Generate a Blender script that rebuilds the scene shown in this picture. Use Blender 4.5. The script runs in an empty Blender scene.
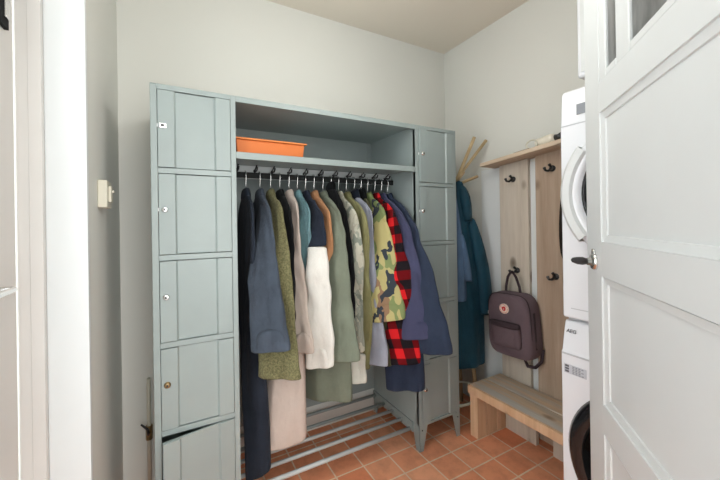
import bpy, bmesh, math, random
from mathutils import Vector, Matrix, noise
random.seed(7)
C = bpy.context.scene.collection
PI = math.pi
def V(*a): return Vector(a)

# ------------------------------------------------------------------ camera, world, light, exposure
cam_d = bpy.data.cameras.new('camera'); cam = bpy.data.objects.new('camera', cam_d); C.objects.link(cam)
bpy.context.scene.camera = cam
cam_d.sensor_fit = 'HORIZONTAL'; cam_d.sensor_width = 36.0
cam_d.lens = 324.09 / 720 * 36.0
cam_d.shift_x = 20.15 / 720; cam_d.shift_y = -17.08 / 720
cam_d.clip_start = 0.02
_r = V(0.88922629, -0.45721541, -0.01518811); _u = V(0.01311983, -0.00769846, 0.9998843); _f = V(0.457279, 0.889323, 0.000847)
_m = Matrix((( _r.x, _u.x, -_f.x, 0.07171), (_r.y, _u.y, -_f.y, -1.38969), (_r.z, _u.z, -_f.z, 1.26462), (0, 0, 0, 1)))
cam.matrix_world = _m

W = bpy.data.worlds.new('world'); bpy.context.scene.world = W; W.use_nodes = True
W.node_tree.nodes['Background'].inputs[0].default_value = (0.96, 0.98, 0.985, 1)
W.node_tree.nodes['Background'].inputs[1].default_value = 1.0

def area(name, loc, target, sx, sy, power, col):
    d = bpy.data.lights.new(name, 'AREA'); d.shape = 'RECTANGLE'; d.size = sx; d.size_y = sy
    d.energy = power; d.color = col
    o = bpy.data.objects.new(name, d); C.objects.link(o)
    o.location = loc
    o.rotation_euler = (Vector(target) - Vector(loc)).to_track_quat('-Z', 'Y').to_euler()
    return o
area('daylight_garden_door', (-0.75, -0.62, 1.35), (1.3, -0.30, 0.7), 0.9, 2.0, 14, (0.98, 0.99, 1.0))
area('hallway_fill', (0.42, -2.6, 1.45), (0.75, 0.3, 1.35), 1.1, 1.7, 20, (1.0, 0.985, 0.955))  # soft fill added behind the camera, shining in through the doorway
_ld = bpy.data.lights.new('ceiling_fill', 'POINT'); _ld.energy = 6.0; _ld.shadow_soft_size = 0.14; _ld.color = (1.0, 0.985, 0.95)  # unseen point light, added to brighten the ceiling
_lo = bpy.data.objects.new('ceiling_fill', _ld); C.objects.link(_lo); _lo.location = (0.85, -0.55, 2.10)

vs = bpy.context.scene.view_settings
vs.view_transform = 'Standard'; vs.look = 'None'; vs.gamma = 1.0; vs.use_curve_mapping = False
vs.exposure = 0.72

# ------------------------------------------------------------------ materials
def lin(c):
    c = c / 255.0
    return c / 12.92 if c <= 0.04045 else ((c + 0.055) / 1.055) ** 2.4
def rgb(r, g, b): return (lin(r), lin(g), lin(b), 1)

class NT:
    def __init__(s, name):
        s.m = bpy.data.materials.new(name); s.m.use_nodes = True
        s.t = s.m.node_tree; s.b = s.t.nodes['Principled BSDF']
    def n(s, ty, **kw):
        o = s.t.nodes.new(ty)
        for k, v in kw.items(): setattr(o, k, v)
        return o
    def l(s, a, b): s.t.links.new(a, b)
    def coord(s, scale=(1, 1, 1), loc=(0, 0, 0), rot=(0, 0, 0)):
        tc = s.n('ShaderNodeTexCoord'); mp = s.n('ShaderNodeMapping')
        mp.inputs['Scale'].default_value = scale; mp.inputs['Location'].default_value = loc; mp.inputs['Rotation'].default_value = rot
        s.l(tc.outputs['Object'], mp.inputs[0]); return mp.outputs[0]
    def noise(s, vec, scale, detail=3, rough=0.5):
        o = s.n('ShaderNodeTexNoise'); o.inputs['Scale'].default_value = scale; o.inputs['Detail'].default_value = detail
        o.inputs['Roughness'].default_value = rough
        if vec is not None: s.l(vec, o.inputs['Vector'])
        return o.outputs['Fac']
    def ramp(s, fac, stops, interp='LINEAR'):
        o = s.n('ShaderNodeValToRGB'); cr = o.color_ramp; cr.interpolation = interp
        while len(cr.elements) < len(stops): cr.elements.new(0.5)
        for e, (p, c) in zip(cr.elements, stops): e.position = p; e.color = c
        s.l(fac, o.inputs[0]); return o.outputs[0]
    def mix(s, fac, a, b, mode='MIX'):
        o = s.n('ShaderNodeMix', data_type='RGBA', blend_type=mode)
        for idx, v in ((0, fac), (6, a), (7, b)):
            if hasattr(v, 'is_linked') or hasattr(v, 'links'): s.l(v, o.inputs[idx])
            else: o.inputs[idx].default_value = v
        return o.outputs[2]
    def math(s, op, a, b=0.0):
        o = s.n('ShaderNodeMath', operation=op)
        for i, v in enumerate((a, b)):
            if hasattr(v, 'links'): s.l(v, o.inputs[i])
            else: o.inputs[i].default_value = v
        return o.outputs[0]
    def bump(s, h, strength=0.2, dist=0.002):
        o = s.n('ShaderNodeBump'); o.inputs['Strength'].default_value = strength; o.inputs['Distance'].default_value = dist
        s.l(h, o.inputs['Height']); s.l(o.outputs[0], s.b.inputs['Normal'])
    def fin(s, col=None, rough=0.5, metal=0.0, spec=0.5):
        if col is not None:
            if hasattr(col, 'links'): s.l(col, s.b.inputs['Base Color'])
            else: s.b.inputs['Base Color'].default_value = col
        s.b.inputs['Roughness'].default_value = rough; s.b.inputs['Metallic'].default_value = metal
        s.b.inputs['Specular IOR Level'].default_value = spec
        return s.m

def plain(name, col, rough=0.5, metal=0.0, var=0.06, scale=6, spec=0.5):
    t = NT(name); f = t.noise(t.coord(), scale, 4)
    d = tuple(max(0, c * (1 - var)) for c in col[:3]) + (1,); e = tuple(min(1, c * (1 + var)) for c in col[:3]) + (1,)
    return t.fin(t.ramp(f, [(0.3, d), (0.7, e)]), rough, metal, spec)

def plaster(name, col):
    t = NT(name); v = t.coord()
    f = t.noise(v, 1.3, 3); d = tuple(c * 0.97 for c in col[:3]) + (1,)
    t.bump(t.noise(v, 90, 4, 0.6), 0.12, 0.002)
    return t.fin(t.ramp(f, [(0.35, d), (0.65, col)]), 0.85, 0, 0.2)

def fabric(name, col, var=0.16, rough=0.92, weave=900, pile=0.0, spec=0.15):
    t = NT(name); v = t.coord()
    f = t.noise(v, 9, 4, 0.6)
    d = tuple(c * (1 - var) for c in col[:3]) + (1,); e = tuple(min(1, c * (1 + var)) for c in col[:3]) + (1,)
    c = t.ramp(f, [(0.3, d), (0.7, e)])
    if pile:
        g = t.noise(t.coord(), 130, 3, 0.7)
        c = t.mix(t.ramp(g, [(0.35, (0, 0, 0, 1)), (0.65, (1, 1, 1, 1))]), tuple(x * 0.62 for x in col[:3]) + (1,), tuple(min(1, x * 1.35) for x in col[:3]) + (1,))
        t.bump(g, 0.9, 0.006)
    else:
        wr = t.noise(t.coord((1, 1, 0.55)), 13, 3, 0.55)
        t.bump(t.math('ADD', t.math('MULTIPLY', t.noise(v, weave, 2), 0.06), wr), 0.55, 0.022)
    t.b.inputs['Sheen Weight'].default_value = 0.04
    return t.fin(c, rough, 0, spec)

def camo(name, stops, scale):
    t = NT(name); v = t.coord((1, 1.0, 0.62))
    f1 = t.noise(v, scale, 2, 0.5); c = t.ramp(f1, [(0, stops[0]), (0.50, stops[1])], 'CONSTANT')
    f2 = t.noise(t.coord((1, 1, 0.7), (3.1, 1.7, 0.4)), scale * 1.1, 2, 0.5)
    k2 = t.ramp(f2, [(0, (0, 0, 0, 1)), (0.57, (1, 1, 1, 1))], 'CONSTANT'); c = t.mix(k2, c, stops[2])
    f3 = t.noise(t.coord((1, 1.1, 0.7), (7.3, 4.4, 2.9)), scale * 1.25, 2.5, 0.55)
    k3 = t.ramp(f3, [(0, (0, 0, 0, 1)), (0.555, (1, 1, 1, 1)), (0.64, (0, 0, 0, 1))], 'CONSTANT'); c = t.mix(k3, c, stops[3])
    t.bump(t.noise(v, 900, 2), 0.12, 0.001)
    return t.fin(c, 0.9, 0, 0.15)

def plaid(name, red, black, size):
    t = NT(name); tc = t.n('ShaderNodeTexCoord'); sp = t.n('ShaderNodeSeparateXYZ'); t.l(tc.outputs['Object'], sp.inputs[0])
    tilt = t.math('MULTIPLY', sp.outputs[2], 0.30)
    y = t.math('SUBTRACT', sp.outputs[1], tilt); z = t.math('ADD', sp.outputs[2], t.math('MULTIPLY', sp.outputs[1], 0.20))
    a = t.math('GREATER_THAN', t.math('FRACT', t.math('ADD', t.math('DIVIDE', y, size * 1.15), 10.30)), 0.5)
    b = t.math('GREATER_THAN', t.math('FRACT', t.math('ADD', t.math('DIVIDE', z, size * 1.5), 10.12)), 0.5)
    s_ = t.math('MULTIPLY', t.math('ADD', a, b), 0.5)
    dark = tuple(0.5 * p + 0.0 * q for p, q in zip((red[0] * 0.42, red[1] * 0.6, red[2] * 0.7), black)) + (1,)
    c = t.ramp(s_, [(0, red), (0.3, dark), (0.8, black)], 'CONSTANT')
    t.bump(t.noise(tc.outputs['Object'], 600, 2), 0.25, 0.001)
    return t.fin(c, 0.95, 0, 0.1)

def wood(name, stops, axis='z', scale=14, knots=True, rough=0.75, stretch=0.07):
    t = NT(name)
    sc = {'x': (stretch, 1, 1), 'y': (1, stretch, 1), 'z': (1, 1, stretch)}[axis]
    oi = t.n('ShaderNodeObjectInfo')
    tc = t.n('ShaderNodeTexCoord'); mp = t.n('ShaderNodeMapping'); mp.inputs['Scale'].default_value = sc
    ad = t.n('ShaderNodeVectorMath', operation='ADD'); t.l(tc.outputs['Object'], ad.inputs[0])
    rm = t.math('MULTIPLY', oi.outputs['Random'], 7.0); cb = t.n('ShaderNodeCombineXYZ')
    for i in range(3): t.l(rm, cb.inputs[i])
    t.l(cb.outputs[0], ad.inputs[1]); t.l(ad.outputs[0], mp.inputs[0])
    f = t.noise(mp.outputs[0], scale, 5, 0.65)
    fine = t.noise(mp.outputs[0], scale * 6, 4, 0.6)
    c = t.ramp(f, stops)
    c = t.mix(t.math('MULTIPLY', fine, 0.35), c, tuple(x * 0.55 for x in stops[0][1][:3]) + (1,))
    if knots:
        sc2 = {'x': (0.55, 1, 1), 'y': (1, 0.55, 1), 'z': (1, 1, 0.55)}[axis]
        mp2 = t.n('ShaderNodeMapping'); mp2.inputs['Scale'].default_value = sc2; t.l(ad.outputs[0], mp2.inputs[0])
        vo = t.n('ShaderNodeTexVoronoi'); vo.inputs['Scale'].default_value = 6.5; t.l(mp2.outputs[0], vo.inputs['Vector'])
        k = t.ramp(vo.outputs['Distance'], [(0.0, (0.9, 0.9, 0.9, 1)), (0.10, (0.6, 0.6, 0.6, 1)), (0.17, (0, 0, 0, 1))])
        c = t.mix(k, c, rgb(92, 74, 58))
    t.bump(fine, 0.35, 0.002)
    return t.fin(c, rough, 0, 0.25)

M = {}
M['wall'] = plaster('wall_paint', (0.69, 0.70, 0.66, 1))
M['ceil'] = plaster('ceiling_paint', (0.74, 0.69, 0.60, 1))
M['white'] = plain('white_gloss_paint', (0.69, 0.725, 0.73, 1), 0.35, var=0.015)
M['trim'] = plain('white_trim_paint', (0.66, 0.65, 0.625, 1), 0.4, var=0.02)
M['steel'] = plain('grey_blue_enamel', (0.282, 0.335, 0.328, 1), 0.42, var=0.04, scale=5)
M['steel_d'] = plain('worn_grey_enamel', (0.27, 0.315, 0.31, 1), 0.5, var=0.06)
M['tube'] = plain('grey_tube_enamel', (0.47, 0.50, 0.50, 1), 0.35, var=0.05)
M['chrome'] = plain('chrome', (0.75, 0.75, 0.74, 1), 0.18, 1.0, var=0.03)
M['dark'] = plain('blackened_metal', (0.03, 0.03, 0.032, 1), 0.45, 0.3)
M['rail'] = plain('dark_rail_metal', (0.022, 0.024, 0.024, 1), 0.9, 0.0, spec=0.1)
M['brass'] = plain('brass', (0.35, 0.25, 0.13, 1), 0.35, 1.0)
M['orange'] = plain('orange_plastic', rgb(206, 110, 46), 0.6, var=0.05)
M['orange2'] = plain('orange_plastic_lid', rgb(214, 126, 62), 0.55, var=0.05)
M['app'] = plain('white_appliance_enamel', (0.80, 0.83, 0.87, 1), 0.25, var=0.01)
M['app_grey'] = plain('grey_appliance_trim', (0.50, 0.53, 0.56, 1), 0.35)
M['dglass'] = plain('dark_porthole_glass', (0.012, 0.013, 0.015, 1), 0.08, 0)
M['black'] = plain('black_plastic', (0.015, 0.015, 0.016, 1), 0.4)
M['cream'] = plain('cream_plastic', (0.62, 0.60, 0.50, 1), 0.45)
M['bottle'] = plain('cream_white_plastic', rgb(226, 220, 204), 0.4)
M['shadow_gap'] = plain('dark_gasket', (0.04, 0.042, 0.045, 1), 0.7)
M['print'] = plain('grey_print', (0.10, 0.11, 0.13, 1), 0.6)
M['print_l'] = plain('pale_print', (0.25, 0.27, 0.30, 1), 0.6)
M['plank'] = wood('weathered_plank', [(0.25, rgb(172, 160, 144)), (0.5, rgb(208, 198, 183)), (0.8, rgb(216, 208, 196))], 'z', 12)
M['plankb'] = wood('brown_weathered_plank', [(0.25, rgb(160, 138, 118)), (0.55, rgb(190, 170, 150)), (0.8, rgb(202, 186, 168))], 'z', 12)
M['shelfw'] = wood('shelf_wood', [(0.25, rgb(180, 158, 134)), (0.55, rgb(212, 192, 168)), (0.8, rgb(220, 204, 182))], 'y', 12)
M['benchw'] = wood('bench_wood', [(0.25, rgb(138, 128, 116)), (0.40, rgb(186, 174, 158)), (0.50, rgb(212, 184, 154)), (0.62, rgb(196, 190, 180)), (0.80, rgb(206, 204, 198))], 'y', 11)
M['legw'] = wood('bench_leg_wood', [(0.2, rgb(196, 154, 118)), (0.55, rgb(228, 192, 156)), (0.85, rgb(234, 208, 176))], 'z', 14)
M['stick'] = wood('pale_beech', [(0.2, rgb(168, 146, 110)), (0.6, rgb(204, 182, 144)), (0.9, rgb(216, 198, 164))], 'z', 20, False)

def tile_mat():
    t = NT('terracotta_tiles')
    v = t.coord((1, 1, 1), (0.019 , 0.0787, 0))
    br = t.n('ShaderNodeTexBrick', offset=0.0, squash=1.0)
    br.inputs['Scale'].default_value = 1.0; br.inputs['Brick Width'].default_value = 0.159; br.inputs['Row Height'].default_value = 0.1405
    br.inputs['Mortar Size'].default_value = 0.0040; br.inputs['Mortar Smooth'].default_value = 0.15; br.inputs['Bias'].default_value = 0.0
    br.inputs['Color1'].default_value = rgb(226, 142, 102); br.inputs['Color2'].default_value = rgb(240, 172, 134); br.inputs['Mortar'].default_value = rgb(236, 212, 184)
    t.l(v, br.inputs['Vector'])
    f = t.noise(v, 11, 5, 0.65)
    st = t.ramp(f, [(0.25, (0.74, 0.70, 0.68, 1)), (0.55, (1, 1, 1, 1)), (0.8, (1.0, 1.0, 1.0, 1))])
    c = t.mix(1.0, br.outputs['Color'], st, 'MULTIPLY')
    pale = t.ramp(t.noise(v, 5, 4, 0.6), [(0.5, (0, 0, 0, 1)), (0.75, (0.4, 0.4, 0.4, 1))])
    c = t.mix(pale, c, rgb(214, 160, 124))
    h = t.math('SUBTRACT', t.math('MULTIPLY', f, 0.25), br.outputs['Fac'])
    t.bump(h, 0.5, 0.003)
    return t.fin(c, 0.5, 0, 0.35)
M['tile'] = tile_mat()

def obscure_glass():
    t = NT('obscured_glass'); v = t.coord((1, 1, 0.35))
    f = t.noise(v, 28, 3, 0.55)
    t.bump(f, 0.8, 0.004)
    t.b.inputs['Transmission Weight'].default_value = 0.6; t.b.inputs['IOR'].default_value = 1.3
    return t.fin(t.ramp(f, [(0.3, (0.20, 0.21, 0.21, 1)), (0.7, (0.46, 0.47, 0.46, 1))]), 0.32)
M['oglass'] = obscure_glass()
def clear_glass():
    t = NT('clear_glass'); t.b.inputs['Transmission Weight'].default_value = 1.0; t.b.inputs['IOR'].default_value = 1.02
    return t.fin((1, 1, 1, 1), 0.0)
M['cglass'] = clear_glass()

# ------------------------------------------------------------------ mesh helpers
class MB:
    def __init__(s): s.v = []; s.f = []; s.mi = []; s.M = Matrix.Identity(4)
    def add(s, vs, fs, mi=0):
        b = len(s.v); s.v += [tuple(s.M @ Vector(p)) for p in vs]; s.f += [tuple(b + i for i in f) for f in fs]; s.mi += [mi] * len(fs); return s
    def box(s, x0, x1, y0, y1, z0, z1, mi=0):
        return s.add([(x0,y0,z0),(x1,y0,z0),(x1,y1,z0),(x0,y1,z0),(x0,y0,z1),(x1,y0,z1),(x1,y1,z1),(x0,y1,z1)],
                     [(0,3,2,1),(4,5,6,7),(0,1,5,4),(1,2,6,5),(2,3,7,6),(3,0,4,7)], mi)
    def prism(s, poly, a, b, axis='z', mi=0):
        n = len(poly)
        def P(p, t): return {'z': (p[0], p[1], t), 'y': (p[0], t, p[1]), 'x': (t, p[0], p[1])}[axis]
        vs = [P(p, a) for p in poly] + [P(p, b) for p in poly]
        fs = [tuple(range(n))[::-1], tuple(range(n, 2 * n))] + [(i, (i + 1) % n, n + (i + 1) % n, n + i) for i in range(n)]
        return s.add(vs, fs, mi)
    def loft(s, rings, cap0=True, cap1=True, mi=0, closed=True):
        n = len(rings[0]); vs = [p for r in rings for p in r]; fs = []
        for k in range(len(rings) - 1):
            for i in range(n if closed else n - 1):
                j = (i + 1) % n
                fs.append((k * n + i, k * n + j, (k + 1) * n + j, (k + 1) * n + i))
        if cap0: fs.append(tuple(range(n))[::-1])
        if cap1: fs.append(tuple((len(rings) - 1) * n + i for i in range(n)))
        return s.add(vs, fs, mi)
    def tube(s, pts, r, n=8, mi=0, caps=True):
        pts = [Vector(p) for p in pts]; rs = r if isinstance(r, (list, tuple)) else [r] * len(pts)
        rings = []; up = None
        for i, p in enumerate(pts):
            t = (pts[min(i + 1, len(pts) - 1)] - pts[max(i - 1, 0)]).normalized()
            if up is None: up = Vector((0, 0, 1)) if abs(t.z) < 0.9 else Vector((1, 0, 0))
            a = t.cross(up)
            if a.length < 1e-4: a = t.cross(Vector((0, 1, 0)))
            a.normalize(); b = t.cross(a).normalized(); up = a.cross(t)
            rings.append([tuple(p + (a * math.cos(2 * PI * k / n) + b * math.sin(2 * PI * k / n)) * rs[i]) for k in range(n)])
        return s.loft(rings, caps, caps, mi)
    def lathe(s, prof, c=(0, 0, 0), axis='z', n=32, mi=0, a0=0, a1=2 * PI):
        # prof: list of (radius, height)
        rings = []
        full = abs(a1 - a0 - 2 * PI) < 1e-6
        m = n if full else n + 1
        for r, h in prof:
            ring = []
            for k in range(m):
                a = a0 + (a1 - a0) * k / n
                u, w = r * math.cos(a), r * math.sin(a)
                ring.append({'z': (c[0] + u, c[1] + w, c[2] + h), 'x': (c[0] + h, c[1] + u, c[2] + w), 'y': (c[0] + u, c[1] + h, c[2] + w)}[axis])
            rings.append(ring)
        return s.loft(rings, full, full, mi, full)
    def build(s, name, mats, parent=None, bevel=0, seg=2, sub=0, smooth=False, solid=0):
        me = bpy.data.meshes.new(name); o = bpy.data.objects.new(name, me)
        off = Vector(parent['_w']) if parent is not None else Vector((0, 0, 0))
        me.from_pydata([tuple(Vector(p) - off) for p in s.v], [], s.f)
        if not isinstance(mats, (list, tuple)): mats = [mats]
        for m in mats: me.materials.append(m)
        for p, i in zip(me.polygons, s.mi): p.material_index = i; p.use_smooth = smooth
        bm = bmesh.new(); bm.from_mesh(me); bmesh.ops.recalc_face_normals(bm, faces=bm.faces); bm.to_mesh(me); bm.free()
        C.objects.link(o)
        if parent is not None: o.parent = parent; 
        o['_w'] = tuple(off)
        if solid:
            q = o.modifiers.new('solid', 'SOLIDIFY'); q.thickness = solid; q.offset = 0
        if bevel:
            q = o.modifiers.new('bevel', 'BEVEL'); q.width = bevel; q.segments = seg; q.limit_method = 'ANGLE'; q.angle_limit = math.radians(35)
            for p in me.polygons: p.use_smooth = True
            o.modifiers.new('wn', 'WEIGHTED_NORMAL')
        if sub:
            q = o.modifiers.new('sub', 'SUBSURF'); q.levels = sub; q.render_levels = sub
        return o
def thing(name, label, cat, loc, group=None):
    o = bpy.data.objects.new(name, None); C.objects.link(o); o.location = loc; o['_w'] = tuple(loc)
    o.empty_display_size = 0.1; o['label'] = label; o['category'] = cat
    if group: o['group'] = group
    return o
def tag(o, label, cat, group=None):
    o['label'] = label; o['category'] = cat
    if group: o['group'] = group
    return o
def struct(o, label=None, cat=None):
    o['kind'] = 'structure'
    if label: o['label'] = label
    if cat: o['category'] = cat
    return o
def sub(o, label): o['label'] = label; return o

# ------------------------------------------------------------------ the room
YB, XR, XL, ZC, YF = 0.463, 1.954, -0.155, 2.5615, -1.42
struct(MB().box(-0.42, 2.06, -1.55, 0.57, -0.08, 0).build('floor', M['tile']), 'terracotta tile floor with pale grout', 'floor')
struct(MB().box(-0.42, 2.06, -1.55, 0.57, ZC, ZC + 0.08).build('ceiling', M['ceil']), 'cream painted ceiling', 'ceiling')
struct(MB().box(-0.42, 2.06, YB, YB + 0.1, 0, ZC).build('wall_back', M['wall']), 'white wall behind the lockers', 'wall')
struct(MB().box(XR, XR + 0.1, -1.55, YB, 0, ZC).build('wall_right', M['wall']), 'white wall carrying the wooden coat rack', 'wall')
w = MB().box(-0.42, XL, -0.19, YB, 0, ZC)
w.box(-0.42, XL, -1.55, -1.12, 0, ZC); w.box(-0.42, XL, -1.12, -0.19, 2.40, ZC)
struct(w.build('wall_left', M['wall']), 'white wall with light switch and garden door opening', 'wall')
w = MB().box(0.69, XR, YF - 0.1, YF, 0, ZC); w.box(XL, 0.69, YF - 0.1, YF, 2.12, ZC)
struct(w.build('wall_front', M['wall']), 'white wall around the entrance doorway', 'wall')
# reveal lining and frame of the glazed door on the left
t = MB().box(-0.246, XL + 0.004, -0.206, -0.186, 0, 2.40)
struct(t.build('trim_1', M['white'], bevel=0.002), 'bright white reveal beside the glazed door', 'trim')
t = MB().box(-0.300, -0.246, -0.225, -0.19, 0, 2.40); t.box(-0.274, -0.246, -0.228, -0.225, 0, 2.40)
t.box(-0.300, -0.246, -1.12, -1.085, 0, 2.40); t.box(-0.300, -0.246, -1.085, -0.225, 2.36, 2.40)
struct(t.build('trim_2', M['trim'], bevel=0.003), 'off white frame of the glazed door', 'trim')
d = MB()
for y0, y1 in ((-0.405, -0.226), (-1.084, -0.905)): d.box(-0.345, -0.302, y0, y1, 0.01, 2.36)
d.box(-0.345, -0.302, -0.905, -0.405, 0.01, 0.35); d.box(-0.345, -0.302, -0.905, -0.405, 2.24, 2.36)
door2 = struct(d.build('door_2', M['trim'], bevel=0.003), 'white glazed garden door at the left edge', 'door')
MB().box(-0.327, -0.321, -0.905, -0.405, 0.35, 2.24).build('glass_pane', M['cglass'], door2)
h = MB().box(-0.302, -0.298, -0.365, -0.336, 1.06, 1.17)
h.tube([(-0.300, -0.350, 1.120), (-0.270, -0.350, 1.120), (-0.264, -0.358, 1.120), (-0.264, -0.45, 1.120)], 0.007, 10)
h.build('door_handle', M['chrome'], door2, bevel=0.001)
h = MB().box(-0.302, -0.292, -0.320, -0.279, 1.765, 1.850, 0); h.box(-0.292, -0.286, -0.310, -0.287, 1.785, 1.835, 1)
h.box(-0.302, -0.290, -0.270, -0.215, 1.880, 1.895, 0)
h.build('door_latch', [M['rail'], M['chrome']], door2, bevel=0.001)
# light switch
sw = thing('light_switch', 'cream light switch on the left wall', 'switch', (XL, 0.0, 1.38))
MB().box(XL, XL + 0.028, -0.045, 0.045, 1.33, 1.425).build('switch_box', M['cream'], sw, bevel=0.004)
r = MB().box(XL + 0.028, XL + 0.036, -0.02, 0.02, 1.35, 1.405); r.tube([(XL + 0.03, 0, 1.385), (XL + 0.042, 0, 1.390)], [0.007, 0.004], 8)
r.build('toggle', M['cream'], sw, bevel=0.002)
# water pipe with valve
pp = thing('water_pipe', 'painted water pipe with brass valve beside the left locker', 'pipe', (-0.045, 0.435, 0))
MB().tube([(-0.045, 0.435, 0.0), (-0.045, 0.435, 0.49), (-0.045, 0.45, 0.51), (-0.045, YB, 0.513)], 0.009, 10).build('pipe', M['cream'], pp, smooth=True)
b = MB().tube([(-0.045, 0.435, 0.235), (-0.045, 0.435, 0.30)], 0.015, 8); b.tube([(-0.045, 0.435, 0.268), (-0.045, 0.41, 0.268)], 0.008, 8)
b.build('valve_body', M['brass'], pp, smooth=False)
MB().tube([(-0.045, 0.407, 0.268), (-0.05, 0.404, 0.30), (-0.075, 0.402, 0.33)], [0.006, 0.006, 0.004], 8).build('valve_lever', M['dark'], pp, smooth=True)

# ------------------------------------------------------------------ the white door that stands open on the right
LX, LY = 1.26357, -0.82182
DX = Vector((-0.75203, -0.65913, 0)); DY = Vector((0.65913, -0.75203, 0))
DM = Matrix(((DX.x, DY.x, 0, LX), (DX.y, DY.y, 0, LY), (0, 0, 1, 0), (0, 0, 0, 1)))
DW, DT, DH = 0.82, 0.04, 2.08
panels = [(0.118, 0.702, 0.10, 0.640), (0.118, 0.702, 0.727, 1.098), (0.118, 0.702, 1.198, 1.572)]
d = MB(); d.M = DM
d.box(0, 0.118, 0, DT, 0.01, DH); d.box(0.702, DW, 0, DT, 0.01, DH)
for z0, z1 in ((0.01, 0.10), (0.640, 0.727), (1.098, 1.198), (1.572, 1.660), (1.97, DH)): d.box(0.118, 0.702, 0, DT, z0, z1)
door1 = struct(d.build('door_1', M['white'], bevel=0.0015), 'white panelled door standing open at the right', 'door')
for (u0, u1, z0, z1) in panels:
    p = MB(); p.M = DM
    p.box(u0 - 0.004, u1 + 0.004, 0.011, 0.030, z0 - 0.004, z1 + 0.004)
    for s0, s1 in ((0, 1), (1, 0)):
        pass
    # bolection slope all around the panel, both faces
    for sg, yb in ((1, 0.0), (-1, 0.04)):
        prof = [(0.0, -0.0005), (0.0008, 0.0035), (0.020, 0.0070), (0.0212, 0.0115)]
        loops = [[(u0 + k, yb + sg * dy_, z0 + k), (u1 - k, yb + sg * dy_, z0 + k), (u1 - k, yb + sg * dy_, z1 - k), (u0 + k, yb + sg * dy_, z1 - k)] for k, dy_ in prof]
        p.loft(loops, False, False)
    p.build('door_panel', M['white'], door1)
us = [0.166, 0.232, 0.307, 0.513, 0.588, 0.654]
g = MB(); g.M = DM
for u0, u1 in ((0.118, us[0]), (us[1], us[2]), (us[3], us[4]), (us[5], 0.702)): g.box(u0, u1, 0.001, 0.036, 1.660, 1.97)
for u0, u1 in ((us[0], us[1]), (us[2], us[3]), (us[4], us[5])): g.box(u0, u1, 0.001, 0.036, 1.660, 1.682)
g.build('glazing_bars', M['white'], door1, bevel=0.004)
for u0, u1 in ((us[0], us[1]), (us[2], us[3]), (us[4], us[5])):
    g = MB(); g.M = DM; g.box(u0 - 0.004, u1 + 0.004, 0.008, 0.013, 1.678, 1.974); g.build('glass_pane', M['oglass'], door1)
h = MB(); h.M = DM
h.lathe([(0.0, 0.0), (0.026, 0.0), (0.026, -0.004), (0.021, -0.010), (0.012, -0.012), (0.011, -0.020), (0.0, -0.020)], (0.066, 0, 1.136), 'y', 24)
h.lathe([(0.0, -0.002), (0.013, -0.002), (0.013, -0.006), (0.0, -0.006)], (0.066, 0, 1.162), 'y', 16)
hh = h.build('door_handle', M['chrome'], door1, smooth=True)
h = MB(); h.M = DM
h.tube([(0.066, -0.020, 1.136), (0.067, -0.032, 1.137), (0.069, -0.045, 1.138), (0.071, -0.058, 1.140), (0.0715, -0.061, 1.1405)], [0.009, 0.0125, 0.0115, 0.0075, 0.004], 14)
sub(h.build('grip', M['black'], hh, smooth=True), 'black handle grip')

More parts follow.
